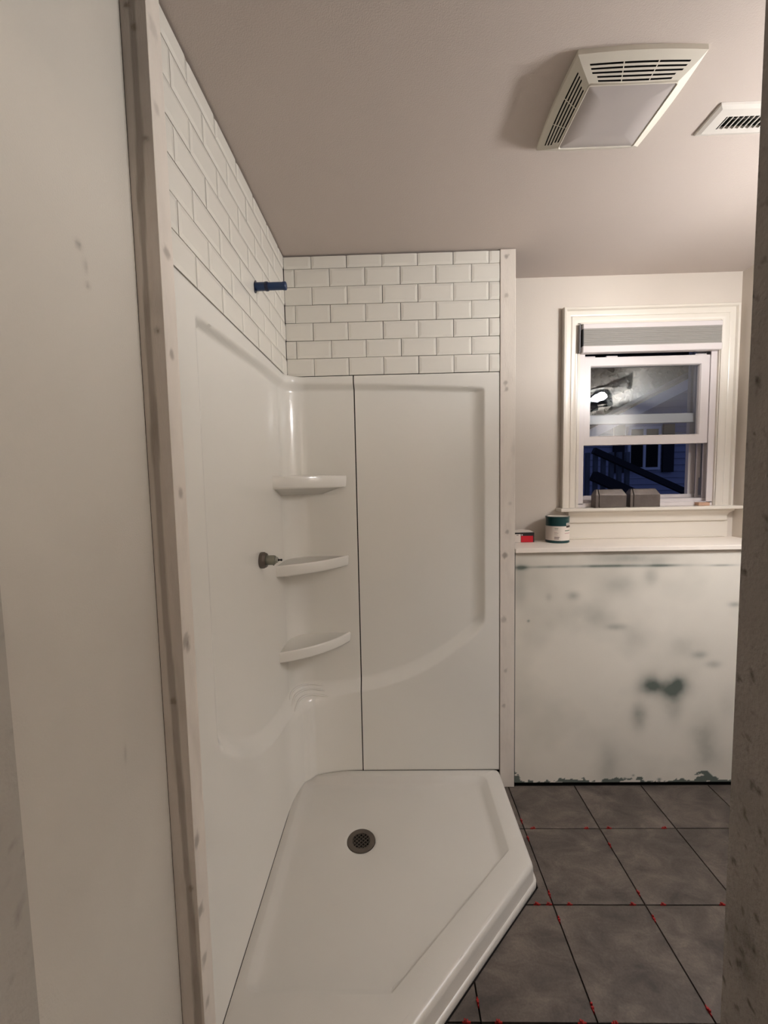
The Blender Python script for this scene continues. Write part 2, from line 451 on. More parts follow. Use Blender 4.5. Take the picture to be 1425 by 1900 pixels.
for y in rng(.899, YB-RC, .0055): pts.append((Vector((XL, y)), Vector((1, 0)), YB-y))
for k in range(1, 19):
    a = PI-(PI/2)*k/19
    pts.append((Vector((XL+RC+RC*math.cos(a), YB-RC+RC*math.sin(a))), Vector((-math.cos(a), -math.sin(a))), RC*(1-abs(k/19-.5)*2)*0+RC*abs(k/19-.5)*2))
for x in rng(XL+RC, -.1655, .0055): pts.append((Vector((x, YB)), Vector((0, -1)), x-XL))
pl = empty('shower_corner_panel', (XL, 1.4, .0836))
tag(pl, 'glossy white shower wall panel on the left with the three moulded corner shelves', 'shower panel')
obj('panel_body', panel_mesh(pts), 'acrylic', pl, ang=.9)
def ridge(z, dmax):
    run = [(p, n, d) for p, n, d in pts if d < dmax]
    rings = []; bm = nb(); m_ = len(run)
    for k, (p, n, d) in enumerate(run):
        f = min(1, k/5, (m_-1-k)/5)**.5; f = max(f, .05)
        zz = z-.10*d*d/dmax
        q = p+n*(-depth(d, zz)+bump_(d, zz)+.0015); r = .0048*f
        rings.append([bm.verts.new((q.x+n.x*r*math.cos(a), q.y+n.y*r*math.cos(a), zz+r*math.sin(a))) for a in [2*PI*i/8 for i in range(8)]])
    for a, b in zip(rings, rings[1:]):
        for i in range(8): bm.faces.new((a[i], a[(i+1) % 8], b[(i+1) % 8], b[i]))
    return obj('grip_ridge', bm, 'acrylic', pl, smooth=True)
for z_, dm in ((.503, .112), (.485, .128), (.467, .142)): ridge(z_, dm)
pts = [(Vector((x, YB)), Vector((0, -1)), x-XL) for x in rng(-.1605, .4725, .0055)]
pr = empty('shower_back_panel', (.15, YB, .0836))
tag(pr, 'glossy white shower wall panel on the back wall, right of the vertical seam', 'shower panel')
obj('panel_body', panel_mesh(pts), 'acrylic', pr, ang=.9)
def corner_shelf(zt, th, droop):
    c = Vector((XL, YB)); A = Vector((XL-.027, 1.643)); B = Vector((-.207, YB+.027))
    chord = B-A; nrm = Vector((chord.y, -chord.x)).normalized()
    arc = []
    n = 20
    for k in range(n+1):
        t = k/n; arc.append(A+chord*t+nrm*(.034*4*t*(1-t))*(1 if True else 0))
    inner = Vector((XL-.027, YB+.027))
    def loop(ins, z, dz=0):
        L = []
        for i, p in enumerate(arc):
            d = (inner-p); q = p+d.normalized()*ins
            if i in (0,): q = Vector((p.x, p.y+ins))
            if i == n: q = Vector((p.x-ins, p.y))
            L.append((q.x, q.y, z))
        L.append((inner.x, inner.y, z+dz))
        return L
    bm = nb()
    loops = [loop(.016, zt-.0035), loop(.010, zt-.001), loop(.006, zt), loop(.002, zt-.0015), loop(0, zt-.006), loop(.003, zt-th+.006), loop(.006, zt-th), loop(.03, zt-th-.002), loop(.11, zt-th-droop)]
    R_ = loft(bm, loops, True, True)
    return obj('corner_shelf', bm, 'acrylic', pl, ang=1.2)
corner_shelf(1.470, .052, .030); corner_shelf(1.106, .047, .022); corner_shelf(.745, .046, .018)

# ------------------------------------------------------------------ shower pan
ED = [((XL, 1.8515), (.4835, 1.8515)), ((.4835, 1.8515), (.4835, 1.370)), ((.4835, 1.370), (.0135, .900)), ((.0135, .900), (XL, .900)), ((XL, .900), (XL, 1.8515))]
def pan_loop(offs, z, rr):
    Ls = []
    for (a, b), o in zip(ED, offs):
        a = Vector(a); b = Vector(b); d = (b-a).normalized(); n = Vector((d.y, -d.x))
        Ls.append((a+n*o, d))
    Pp = []
    for i in range(5):
        (p, d), (q, e) = Ls[i-1], Ls[i]
        cr = d.x*e.y-d.y*e.x; t = ((q-p).x*e.y-(q-p).y*e.x)/cr
        Pp.append(p+d*t)
    L = fil(Pp, rr, 6); out = []
    for i, q in enumerate(L):
        out.append((q[0], q[1], z))
        if i % 7 == 6:
            w_ = L[(i+1) % len(L)]
            for k in range(1, 14): out.append((q[0]+(w_[0]-q[0])*k/14, q[1]+(w_[1]-q[1])*k/14, z))
    return out
def u5(o): return [o]*5
ro = [.035, .010, .035, .035, .012]
W5 = lambda k: [0 if i in (0, 4) else k for i in range(5)]
DR = Vector((-.1475, 1.508))
loops = [pan_loop(u5(.001), .0005, ro), pan_loop(W5(0), .003, ro), pan_loop(W5(0), .020, ro), pan_loop(W5(.003), .0235, ro), pan_loop(W5(.007), .025, ro), pan_loop(W5(.0085), .029, ro),
         pan_loop(W5(.010), .066, ro), pan_loop(W5(.0125), .075, ro), pan_loop(W5(.019), .0815, ro), pan_loop(W5(.027), .083, ro),
         pan_loop([.034, .078, .098, .098, .022], .083, [.03, .03, .02, .02, .03]), pan_loop([.039, .084, .102, .103, .028], .0815, [.03, .03, .02, .02, .03]),
         pan_loop([.052, .108, .108, .112, .045], .062, [.03, .03, .02, .02, .03]), pan_loop([.060, .120, .113, .119, .056], .0575, [.03, .03, .02, .02, .03]),
         pan_loop([.075, .135, .125, .134, .072], .0560, [.03, .03, .02, .02, .03])]
last = loops[-1]
def ring(r, z):
    return [(DR.x+r*(Vector(p[:2])-DR).normalized().x, DR.y+r*(Vector(p[:2])-DR).normalized().y, z) for p in last]
loops += [[(p[0]*(1-t)+q[0]*t, p[1]*(1-t)+q[1]*t, .0560+(.0500-.0560)*t) for p, q in zip(last, ring(.07, 0))] for t in (.5,)]
loops += [ring(.070, .0500), ring(.0575, .0485), ring(.0555, .0470), ring(.0548, .030)]
bm = nb(); loft(bm, loops)
pan = empty('shower_pan', (0, 1.35, 0))
tag(pan, 'white neo-angle shower pan with a wide rim on the floor', 'shower pan')
obj('pan_body', bm, 'pan', pan, ang=.75)
dr = obj('drain_flange', lathe(nb(), [(.0545, .046), (.0535, .0500), (.049, .0508), (.0345, .0500), (.0335, .0485), (.0335, .0440)], 48, (DR.x, DR.y, 0)), 'steel', pan, ang=.7)
dr['label'] = 'round grey steel drain with a grid strainer'
obj('drain_cup', lathe(nb(), [(.0548, .0310), (.054, .036), (0, .036)], 32, (DR.x, DR.y, 0)), 'dark', dr)
bm = nb()
for s in (-1, 1):
    for k in range(-2, 3):
        off = k*.0118; L = math.sqrt(.034**2-off**2)
        r = bmesh.ops.create_cube(bm, size=1)
        for v in r['verts']:
            p = Vector((v.co.x*2*L, v.co.y*.0030+off, v.co.z*.003))
            a = s*PI/4+.06; v.co = Vector((DR.x+p.x*math.cos(a)-p.y*math.sin(a), DR.y+p.x*math.sin(a)+p.y*math.cos(a), .0475+p.z))
obj('strainer_grid', bm, 'steel', dr)

# ------------------------------------------------------------------ floor tiles
T, JX, JY, TG = .3078, .5165, 1.6173, .0021
floor = bpy.data.objects['floor']
def floor_tile(x0, x1, y0, y1):
    bm = nb()
    x0 += TG; x1 -= TG; y0 += TG; y1 -= TG
    x0, x1, y0, y1 = max(x0, -.497), min(x1, XR-.004), max(y0, -1.49), min(y1, 1.857)
    if x1-x0 < .01 or y1-y0 < .01: return
    if y1 < .52 and y0 > .36 and x0 > .5: return
    f = bm.faces.new([bm.verts.new(p) for p in ((x0, y0, 0), (x1, y0, 0), (x1, y1, 0), (x0, y1, 0))])
    g = .003
    hit = x0 < .4865 and y1 > .897
    if hit:
        for co, no in (((.4835+g, 0, 0), (1, 0, 0)), ((0, .900-g, 0), (0, 1, 0)), ((.4835+g*1.4, 1.37, 0), (.7071, -.7071, 0))):
            bmesh.ops.bisect_plane(bm, geom=bm.verts[:]+bm.edges[:]+bm.faces[:], plane_co=co, plane_no=no)
        for f in bm.faces[:]:
            c = f.calc_center_median()
            if c.x < .4835+g and c.y > .900-g and (c.x-c.y) < (.4835+g*1.4-1.37): bm.faces.remove(f)
        bmesh.ops.dissolve_faces(bm, faces=bm.faces[:]) if len(bm.faces) > 1 else None
        lone = [v for v in bm.verts if not v.link_faces]
        bmesh.ops.delete(bm, geom=lone, context='VERTS')
        le = [e for e in bm.edges if not e.link_faces]
        bmesh.ops.delete(bm, geom=le, context='EDGES')
    if not bm.faces: bm.free(); return
    r = bmesh.ops.extrude_face_region(bm, geom=bm.faces[:])
    vs = [v for v in r['geom'] if isinstance(v, bmesh.types.BMVert)]
    for v in vs: v.co.z -= .009
    top = [e for e in bm.edges if all(abs(v.co.z) < 1e-6 for v in e.verts) and len(e.link_faces) == 2]
    bmesh.ops.bevel(bm, geom=top, offset=.0008, segments=1, affect='EDGES')
    o = obj('floor_tile', bm, 'floor', floor)
for i in range(-4, 5):
    for j in range(-1, 8):
        floor_tile(JX+(i)*T, JX+(i+1)*T, JY-(j+1)*T, JY-j*T)
# red spacer stubs standing in the joints
SP = [(.0, 1)]
def spacer(x, y, ang, s=1.0):
    bm = nb()
    box(bm, -.010*s, .010*s, -.0015, .0015, -.006, .0030, bev=.0004)
    box(bm, -.004*s, .000, -.0040, .0034, -.002, .0055, bev=.0005)
    box(bm, .002*s, .006*s, -.0028, .0022, .001, .0085*s, bev=.0005)
    o = obj('tile_spacer', bm, 'spacer'); o.location = (x, y, 0); o.rotation_euler.z = ang
    tag(o, 'small red plastic tile spacer stuck in a dark floor tile joint', 'tile spacer', 'red tile spacers in the floor joints')
for X, Y, a in [(.552, JY, 0), (.770, JY, 0), (.862, JY, 0), (1.085, JY, 0), (JX, 1.655, 1), (JX, 1.570, 1), (JX, 1.345, 1), (JX, 1.262, 1), (JX, 1.035, 1),
                (.463, JY-T, 0), (.503, JY-T, 0), (.572, JY-T, 0), (.783, JY-T, 0), (.884, JY-T, 0), (1.080, JY-T, 0),
                (JX+T, 1.540, 1), (JX+T, 1.350, 1), (JX+T, 1.265, 1), (JX+T, 1.030, 1), (JX-T, 1.045, 1), (.170, JY-2*T, 0), (.255, JY-2*T, 0), (.475, JY-2*T, 0), (.560, JY-2*T, 0)]:
    spacer(X, Y, (PI/2 if a else 0)+random.choice((0, PI)), random.uniform(.85, 1.15))

# ------------------------------------------------------------------ trim strips
def patch(cs, base=.0):
    def f(u, z):
        s = base*max(0, fbm(u*20, z*6, 3))
        for c in cs:
            r = c[3] if len(c) > 3 else .008
            q = ((u-c[0])/r)**2+((z-c[1])/(r*1.15))**2
            q *= 1+.8*fbm(u*80, z*60, 5)
            s += c[2]*math.exp(-q*q*.9)
        return s
    return f
bm = bx(.4765, .5425, 1.8485, 1.8638, .0005, 2.413, bev=.0015)
tr = struct('trim_1', bm, 'strip')
obj('primer_coat', grid('Y', 1.8480, .478, .541, .003, 2.411, .003, patch([(.503, 2.383, .8), (.503, 2.222, .6), (.501, 1.856, .7), (.504, 1.828, .7), (.507, 1.203, .6), (.498, 1.099, .9, .012), (.493, .803, .5, .012), (.501, .563, .5), (.494, .397, .5), (.52, 1.33, .3)], .25)), 'strip', tr)
bm = bx(-.4508, -.4502, .8438, .8955, .0005, 2.413)
tr = struct('trim_2', bm, 'strip')
obj('primer_coat', grid('X', -.4500, .8445, .8945, .003, 2.411, .003, patch([(.870, 1.913, .75, .011), (.867, 1.71, .7, .009), (.871, 1.424, .7, .010), (.858, 1.106, .8, .014), (.866, 1.09, .6, .01), (.855, .652, .8, .013), (.854, .485, .8, .013), (.86, .36, .7, .012), (.862, 2.18, .4, .010), (.868, 2.33, .3, .014), (.862, .25, .6, .01)], .2)), 'strip', tr)
def face_stain(x, z):
    t = (x+.5)/.045
    c = .55+.22*math.sin(z*2.1+1.2)+.12*fbm(.3, z*2.3, 4)
    wdt = .17+.10*fbm(2.2, z*3, 6)
    s = .62*(1-sstep(wdt*.7, wdt, abs(t-c)))
    s += .25*max(0, fbm(x*40, z*8, 2))
    for a, b in ((.8, 2.11), (.3, 2.35), (.6, 2.31), (.5, .98), (.85, .55), (.8, 1.75)):
        s += .8*math.exp(-(((t-a)/.12)**2+((z-b)/.006)**2))*(1+fbm(x*200, z*200, 1))
    return s
tr = struct('trim_3', bx(-.4997, -.4510, .8448, .8955, .0005, 2.413), 'face')
obj('board_face', grid('Y', .8436, -.4997, -.4506, .001, 2.413, .003, face_stain), 'face', tr)

# ------------------------------------------------------------------ shelf ledge
bm = bx(XT, XR-.001, 1.845, YW, 1.107, 1.1265, bev=.0015)
sh = obj('ledge_shelf', bm, 'shelf', base=(1.1, 1.98, 1.107)); tag(sh, 'long white board shelf below the window, on top of the low wall', 'shelf')

# ------------------------------------------------------------------ window
win = empty('window_1', (1.267, 2.1, 1.285)); win['kind'] = 'structure'
def prof_frame(x0, x1, z0, z1, prof, y0):
    """mitred three-sided casing: prof = (inset from outer edge, projection)"""
    bm = nb(); rows = []
    for o, pr_ in prof:
        rows.append([(x0+o, y0-pr_, z0), (x0+o, y0-pr_, z1-o), (x1-o, y0-pr_, z1-o), (x1-o, y0-pr_, z0)])
    R_ = [[bm.verts.new(p) for p in r] for r in rows]
    for a, b in zip(R_, R_[1:]):
        for i in range(3): bm.faces.new((a[i], a[i+1], b[i+1], b[i]))
    return bm
cas = prof_frame(.847, 1.690, 1.286, 2.262, [(0, 0), (0, .026), (.003, .029), (.012, .029), (.015, .024), (.017, .019), (.034, .0165), (.040, .0135), (.044, .016), (.058, .014), (.064, .010), (.074, .009), (.076, .0), (.076, -.012)], YW)
obj('casing', cas, 'trim', win, ang=.6)
st = box(nb(), .826, 1.709, 2.050, 2.160, 1.2700, 1.2865, bev=.006, seg=3)
obj('window_stool', st, 'trim', win, ang=.5)
# apron: cove moulding with returned ends
ap = nb(); prof = [(.046, 1.2700), (.044, 1.262), (.036, 1.256), (.026, 1.250), (.020, 1.242), (.017, 1.232), (.017, 1.214), (.013, 1.209), (.005, 1.207)]
R_ = [[ap.verts.new(p) for p in ((.885-k*.5+.01, YW, z), (.885-k*.5+.01, YW-k, z), (1.672+k*.5-.01, YW-k, z), (1.672+k*.5-.01, YW, z))] for k, z in prof]
for a, b in zip(R_, R_[1:]):
    for i in range(3): ap.faces.new((a[i], a[i+1], b[i+1], b[i]))
obj('apron', ap, 'trim', win, ang=.5)
obj('apron_board', bx(.862, 1.684, YW-.006, YW+.0, 1.1272, 1.2075, bev=.001), 'trim', win)
obj('crown_strip', bx(.872, 1.667, YW-.018, YW-.005, 1.1267, 1.1335, bev=.003), 'trim', win)
# jamb liner
JX0, JX1, JZ1 = .923, 1.611, 2.190
bm = nb(); box(bm, JX0-.001, JX0+.012, 2.108, 2.30, 1.2866, JZ1); box(bm, JX1-.004, JX1+.0, 2.108, 2.30, 1.2866, JZ1); box(bm, JX0, JX1, 2.108, 2.30, JZ1-.004, JZ1+.004)
obj('jamb', bm, 'trim', win)
# vinyl frame with tracks
bm = nb()
for (a, b, c, d) in ((2.118, 2.124, .030, 0), (2.156, 2.163, .024, 0), (2.199, 2.206, .026, 0), (2.238, 2.262, .040, 0)):
    box(bm, JX0+.010, JX0+.010+c, a, b, 1.30, JZ1-.004, bev=.001); box(bm, JX1-.004-c, JX1-.004, a, b, 1.30, JZ1-.004, bev=.001)
    box(bm, JX0+.010, JX1-.004, a, b, JZ1-.004-c, JZ1-.004, bev=.001)
box(bm, JX0+.010, JX0+.018, 2.124, 2.25, 1.30, JZ1-.01); box(bm, JX1-.013, JX1-.004, 2.124, 2.25, 1.30, JZ1-.01)
obj('vinyl_frame', bm, 'vinyl', win)
bm = nb(); box(bm, JX1-.0145, JX1-.0128, 2.130, 2.150, 1.33, 2.1); box(bm, JX1-.0145, JX1-.0128, 2.170, 2.192, 1.42, 2.1); box(bm, JX1-.0145, JX1-.0128, 2.211, 2.232, 1.33, 2.1)
obj('balance_track', bm, 'rail', win)
bm = nb(); box(bm, JX1-.024, JX1-.0146, 2.171, 2.190, 1.335, 1.425, bev=.001)
obj('track_cover', bm, 'rail', win)
bm = nb(); box(bm, JX0+.010, JX1-.004, 2.118, 2.150, 1.2866, 1.306, bev=.001); box(bm, JX0+.010, JX1-.004, 2.150, 2.262, 1.2866, 1.322, bev=.002); box(bm, JX0+.010, JX1-.004, 2.226, 2.262, 1.322, 1.340, bev=.002)
obj('sill', bm, 'vinyl', win)
def sash(name, x0, x1, z0, z1, y0, y1, fl, fr, ft, fb, gm='glass'):
    bm = nb()
    o = [(x0, z0), (x1, z0), (x1, z1), (x0, z1)]; i_ = [(x0+fl, z0+fb), (x1-fr, z0+fb), (x1-fr, z1-ft), (x0+fl, z1-ft)]
    i2 = [(x+(.004 if k in (0, 3) else -.004), z+(.004 if k < 2 else -.004)) for k, (x, z) in enumerate(i_)]
    L = lambda pts_, y: [(x, y, z) for x, z in pts_]
    loft(bm, [L(o, y1), L(o, y0+.001), L([(x+(.001 if k in (0, 3) else -.001), z+(.001 if k < 2 else -.001)) for k, (x, z) in enumerate(o)], y0), L(i_, y0), L(i2, y0+.007), L(i2, y1-.003), L(i_, y1), L(o, y1)])
    bmesh.ops.remove_doubles(bm, verts=bm.verts, dist=1e-6)
    s = obj(name, bm, 'vinyl', win)
    g = obj('pane', bx(i2[0][0]-.002, i2[1][0]+.002, y1-.011, y1-.008, i2[0][1]-.002, i2[2][1]+.002), gm, s)
    return s
s1 = sash('lower_sash', .953, 1.577, 1.598, 2.030, 2.1245, 2.1545, .041, .041, .041, .042)
bm = nb()
for cx in (.99, 1.10, 1.535): box(bm, cx-.028, cx+.028, 2.128, 2.150, 2.030, 2.0365, bev=.0015)
obj('sash_latch', bm, 'vinyl', s1)
s2 = sash('upper_sash', .945, 1.585, 1.708, 2.175, 2.165, 2.195, .035, .035, .035, .043, 'glass_out')
for cx in (1.12, 1.40):
    k = nb(); box(k, cx-.030, cx+.030, 2.158, 2.192, 1.7525 if 0 else 1.7085+.0425, 1.7565+.0, bev=.002)
obj('meeting_rail', bx(.945, 1.585, 2.1640, 2.1650, 1.7085, 1.7505), 'vinyl', s2)
# blind
bl = empty('cellular_blind', (1.27, 2.1, 2.186)); tag(bl, 'raised cellular blind with grey fabric between two white rails, in the window top', 'blind')
obj('headrail', bx(.939, 1.6055, 2.088, 2.121, 2.157, 2.180, bev=.002), 'vinyl', bl)
bm = nb()
for k in range(9):
    z0 = 2.0755+k*.00905; box(bm, .942, 1.603, 2.0895+.0004*(k % 2), 2.119, z0+.0001, z0+.0089, bev=.0008)
obj('folded_fabric', bm, 'fabric', bl)
obj('bottom_rail', bx(.937, 1.6055, 2.086, 2.121, 2.043, 2.0755, bev=.003), 'vinyl', bl)
obj('end_cap', bx(.9375, .9405, 2.0885, 2.119, 2.0785, 2.1565), 'black', bl)
obj('bracket', bx(.9235, .9265, 2.0895, 2.118, 2.045, 2.180), 'rail', bl)

# things on the stool
def metal_block(x0, x1, y0, y1, z0, z1, lab):
    t = empty('metal_block', ((x0+x1)/2, (y0+y1)/2, z0)); tag(t, lab, 'metal block', 'grey metal blocks on the window stool')
    def loaf(a, b, cl, cr):
        bm = nb(); c = .026
        L0 = [(a, y0, z0), (b, y0, z0), (b, y1, z0), (a, y1, z0)]
        L1 = [(a, y0, z1-c), (b, y0, z1-c*1.1), (b, y1, z1-c*1.1), (a, y1, z1-c)]
        L2 = [(a+cl, y0+.014, z1), (b-cr, y0+.014, z1), (b-cr, y1-.014, z1), (a+cl, y1-.014, z1)]
        loft(bm, [L0, L1, L2], True, True)
        bmesh.ops.bevel(bm, geom=bm.edges[:], offset=.0012, segments=1, affect='EDGES'); return bm
    obj('body', loaf(x0+.018, x1, .0, .016), 'block', t)
    obj('end_plate', loaf(x0, x0+.0155, .010, .0), 'block', t)
metal_block(1.003, 1.154, 2.068, 2.116, 1.2868, 1.377, 'grey metal block with chamfered top, left one of two on the window stool')
metal_block(1.172, 1.318, 2.068, 2.116, 1.2868, 1.377, 'shinier grey metal block with worn pale front, right one of two on the window stool')
o = obj('wood_shim', bx(1.518, 1.572, 2.085, 2.113, 1.2868, 1.303, bev=.0008), 'wood', base=(1.545, 2.1, 1.2868)); tag(o, 'small raw wood offcut at the right end of the window stool', 'wood piece')

# ------------------------------------------------------------------ paint can on the shelf
cc = Vector((.803, 2.034, 1.1266)); r0 = .0555
can = empty('paint_can', cc); tag(can, 'small paint can with dark green top band and white label on the shelf', 'paint can')
obj('body', lathe(nb(), [(0, .0005), (r0-.002, .0005), (r0, .002), (r0, .005), (r0-.0015, .0065), (r0-.0015, .121), (r0, .1225), (r0, .126), (r0-.002, .127), (r0-.006, .127), (r0-.006, .1235), (0, .1235)], 48, cc), 'teal', can, ang=.6)
obj('lid', lathe(nb(), [(r0-.0065, .122), (r0-.0065, .1265), (r0-.010, .1275), (r0-.014, .1245), (0, .1245)], 48, cc), 'lid', can, ang=.6)
def wrap(a0, a1, z0, z1, rr=r0-.0007, m='paper', nm='label', par=None, n=40):
    bm = nb(); prev = None
    for k in range(n+1):
        a = a0+(a1-a0)*k/n
        v = [bm.verts.new((cc.x+rr*math.sin(a), cc.y-rr*math.cos(a), cc.z+z)) for z in (z0, z1)]
        if prev: bm.faces.new((prev[0], v[0], v[1], prev[1]))
        prev = v
    for f in bm.faces: f.smooth = True
    return obj(nm, bm, m, par or can)
lb = wrap(-PI, PI, .0125, .0815)
RR = r0-.0003
for a0, a1, z0, z1, m in [(-.60, -.30, .070, .0725, 'greenink'), (-.58, -.33, .064, .0655, 'ink'), (-.62, -.40, .052, .0535, 'pinkink'), (-.62, -.30, .048, .0495, 'ink'), (-.62, -.35, .040, .0415, 'ink'),
                          (-.62, -.20, .0265, .031, 'ink'), (-.62, -.24, .019, .0235, 'ink'), (.28, .95, .058, .062, 'greenink'), (.25, .95, .046, .0485, 'pinkink')]:
    wrap(a0, a1, z0, z1, RR, m, 'print_line', lb, 10)
wrap(.42, 1.05, .0745, .085, RR, 'inkd', 'logo_base', lb, 10); wrap(.42, 1.05, .085, .0965, RR, 'paper', 'logo_top', lb, 10)
for k in range(4): wrap(.50+k*.13, .56+k*.13, .087, .0945, RR+.0002, 'teal', 'logo_mark', lb, 3)
wrap(.35, .95, .111, .1125, RR, 'greenink', 'print_line', lb, 10)

# ------------------------------------------------------------------ red and black box
b0 = (.575, .690, 2.030, 2.085, 1.1266, 1.1745)
rb = empty('small_box', (.63, 2.055, 1.1266)); tag(rb, 'small black and red carton with a white label at the left end of the shelf', 'box')
obj('carton', bx(*b0, bev=.0008), 'black', rb)
obj('red_panel', bx(.6255, .6835, 2.0294, 2.0302, 1.1275, 1.1585), 'red', rb)
lbx = obj('label', bx(.5765, .6235, 2.0294, 2.0302, 1.1275, 1.1675), 'paper', rb)
bm = nb()
box(bm, .603, .613, 2.0289, 2.0294, 1.1615, 1.164)
obj('print_line', bm, 'inkd', lbx)
obj('round_mark', lathe(nb(), [(0, 0), (.0032, 0), (.0032, .0004), (0, .0004)], 16, (.630, 2.0290, 1.1635), 'Y'), 'paper', rb)
bm = nb(); z = 1.1748
vs = [bm.verts.new(p) for p in ((.578, 2.034, z), (.688, 2.034, z+.001), (.686, 2.083, z+.004), (.640, 2.083, z+.010), (.580, 2.083, z+.003))]
bm.faces.new(vs); r = bmesh.ops.extrude_face_region(bm, geom=bm.faces[:]); [setattr(v.co, 'z', v.co.z+.0008) for v in r['geom'] if isinstance(v, bmesh.types.BMVert)]
obj('paper_slip', bm, 'paper', rb)

# ------------------------------------------------------------------ shower valve stub
vc = Vector((0, 1.462, 1.166)); x = XL-D
v = empty('shower_valve', (x, vc.y, vc.z)); tag(v, 'grey mixer valve stub with a black stem poking out of the left panel', 'valve')
obj('collar', lathe(nb(), [(0, 0), (.028, 0), (.0295, .003), (.0295, .013), (.027, .0165), (.0265, .019), (.0245, .022), (.019, .022), (.017, .020)], 40, (x, vc.y, vc.z), 'X'), 'steel', v, ang=.6)
obj('body', lathe(nb(), [(.0175, .015), (.0175, .048), (.0155, .053), (.012, .0545), (0, .0545)], 32, (x, vc.y, vc.z), 'X'), 'brass', v, ang=.6)
obj('cartridge_cap', lathe(nb(), [(.0115, .054), (.0115, .058), (.009, .0625), (0, .0625)], 24, (x, vc.y, vc.z), 'X'), 'palegrey', v, ang=.6)
obj('stem', lathe(nb(), [(.0045, .062), (.0045, .066), (.0028, .067), (.0028, .071), (.004, .072), (.004, .077), (0, .077)], 16, (x, vc.y, vc.z), 'X'), 'black', v, ang=.6)
bm = nb()
for a, h in ((-1.35, .040), (-1.75, .047)):
    bmesh.ops.create_uvsphere(bm, u_segments=8, v_segments=6, radius=.0026, matrix=Matrix.Translation((x+h, vc.y+.0172*math.cos(a), vc.z+.0172*math.sin(a))))
obj('screw', bm, 'black', v)

# ------------------------------------------------------------------ blue shower arm sleeve
bc = Vector((XL, 1.446, 2.105)); r = .0138
t = empty('blue_pipe_plug', bc); tag(t, 'dark blue plastic pipe plug sticking out of the left tiled wall', 'pipe plug')
obj('tube', lathe(nb(), [(r-.001, .0), (r, .002), (r, .041), (r-.0012, .043), (r-.0012, .094), (r-.0002, .096), (r-.0002, .104), (r-.003, .1065), (0, .1065)], 32, bc, 'X'), 'blue', t, ang=.5)
obj('band', lathe(nb(), [(r+.0002, .034), (r+.0012, .036), (r+.0012, .043), (r-.0005, .046)], 32, bc, 'X'), 'blued', t, ang=.5)
bm = nb()
fl = []
for k in range(32):
    a = 2*PI*k/32; rr = .0150+.0085*abs(math.cos(a-1.25))**6
    fl.append((rr*math.cos(a), rr*math.sin(a)))
loft(bm, [[(bc.x+h, bc.y+p, bc.z+q) for p, q in fl] for h in (.0005, .0028)], True, True)
obj('flange', bm, 'blued', t)

# ------------------------------------------------------------------ ceiling fan cover
fan = empty('ceiling_fan_cover', (.59, 1.17, HC)); tag(fan, 'almond exhaust fan and light cover with slotted sides on the ceiling', 'fan cover')
hF = .048
O = {'x0': .443, 'x1': .737, 'y0': 1.032, 'y1': 1.308}; I = {'x0': .486, 'x1': .692, 'y0': 1.068, 'y1': 1.252}
def fan_side(side, slots):
    """curved trapezoid from the ceiling outline down to the lens opening with sunk slots"""
    if side == 'near': A0, A1, B0, B1, out = (O['x0'], O['y0']), (O['x1'], O['y0']), (I['x0'], I['y0']), (I['x1'], I['y0']), Vector((0, -1, 0))
    if side == 'far': A0, A1, B0, B1, out = (O['x1'], O['y1']), (O['x0'], O['y1']), (I['x1'], I['y1']), (I['x0'], I['y1']), Vector((0, 1, 0))
    if side == 'left': A0, A1, B0, B1, out = (O['x0'], O['y1']), (O['x0'], O['y0']), (I['x0'], I['y1']), (I['x0'], I['y0']), Vector((-1, 0, 0))
    if side == 'right': A0, A1, B0, B1, out = (O['x1'], O['y0']), (O['x1'], O['y1']), (I['x1'], I['y0']), (I['x1'], I['y1']), Vector((1, 0, 0))
    us = sorted([0, .03, .352, .362, .652, .662]+[.03+.94*k/24 for k in range(0, 25) if abs(.03+.94*k/24-.357) > .008 and abs(.03+.94*k/24-.657) > .008 and k]+[1])
    vb = [0, .10]; sl = []
    for k in range(slots):
        a = .36+.118*k; vb += [a, a+.052]; sl.append((a, a+.052))
    vb += [.955, 1.0]
    def P_(u, v):
        bul = math.sin(PI*u)*.010
        p0 = Vector((A0[0]+(A1[0]-A0[0])*u, A0[1]+(A1[1]-A0[1])*u, HC)) + out*bul*.6
        p1 = Vector((B0[0]+(B1[0]-B0[0])*u, B0[1]+(B1[1]-B0[1])*u, HC-hF)) - Vector((0, 0, bul*.25))
        if v < .10:
            q = p0.lerp(p1, .02); q.z = HC-.012*(v/.10); return q
        t_ = (v-.10)/.90; q = p0.lerp(p1, t_); q.z = HC-.012-(hF-.012)*t_**.9 - (bul*.25)*t_
        return q
    bm = nb(); V = [[bm.verts.new(P_(u, v)) for u in us] for v in vb]
    slot = []
    for j in range(len(vb)-1):
        for i in range(len(us)-1):
            f = bm.faces.new((V[j][i], V[j][i+1], V[j+1][i+1], V[j+1][i]))
            uc = (us[i]+us[i+1])/2; vc_ = (vb[j]+vb[j+1])/2
            k = [n_ for n_, (a, b) in enumerate(sl) if a < vc_ < b]
            if k:
                m_ = .065+.008*k[0]
                if m_ < uc < 1-m_ and not (.352 < uc < .362) and not (.652 < uc < .662): slot.append(f)
    if slot:
        for f in slot: f.select = True
        r = bmesh.ops.extrude_face_region(bm, geom=slot)
        nf = [g for g in r['geom'] if isinstance(g, bmesh.types.BMFace)]
        bmesh.ops.delete(bm, geom=[f for f in slot if f.is_valid], context='FACES_ONLY')
        vs = {v_ for f in nf for v_ in f.verts}
        inw = -out*.004+Vector((0, 0, .008))
        for v_ in vs: v_.co += inw
        for f in nf: f.material_index = 1
        for f in bm.faces:
            if f.material_index == 0 and any(v_ in vs for v_ in f.verts): f.material_index = 1
    return bm
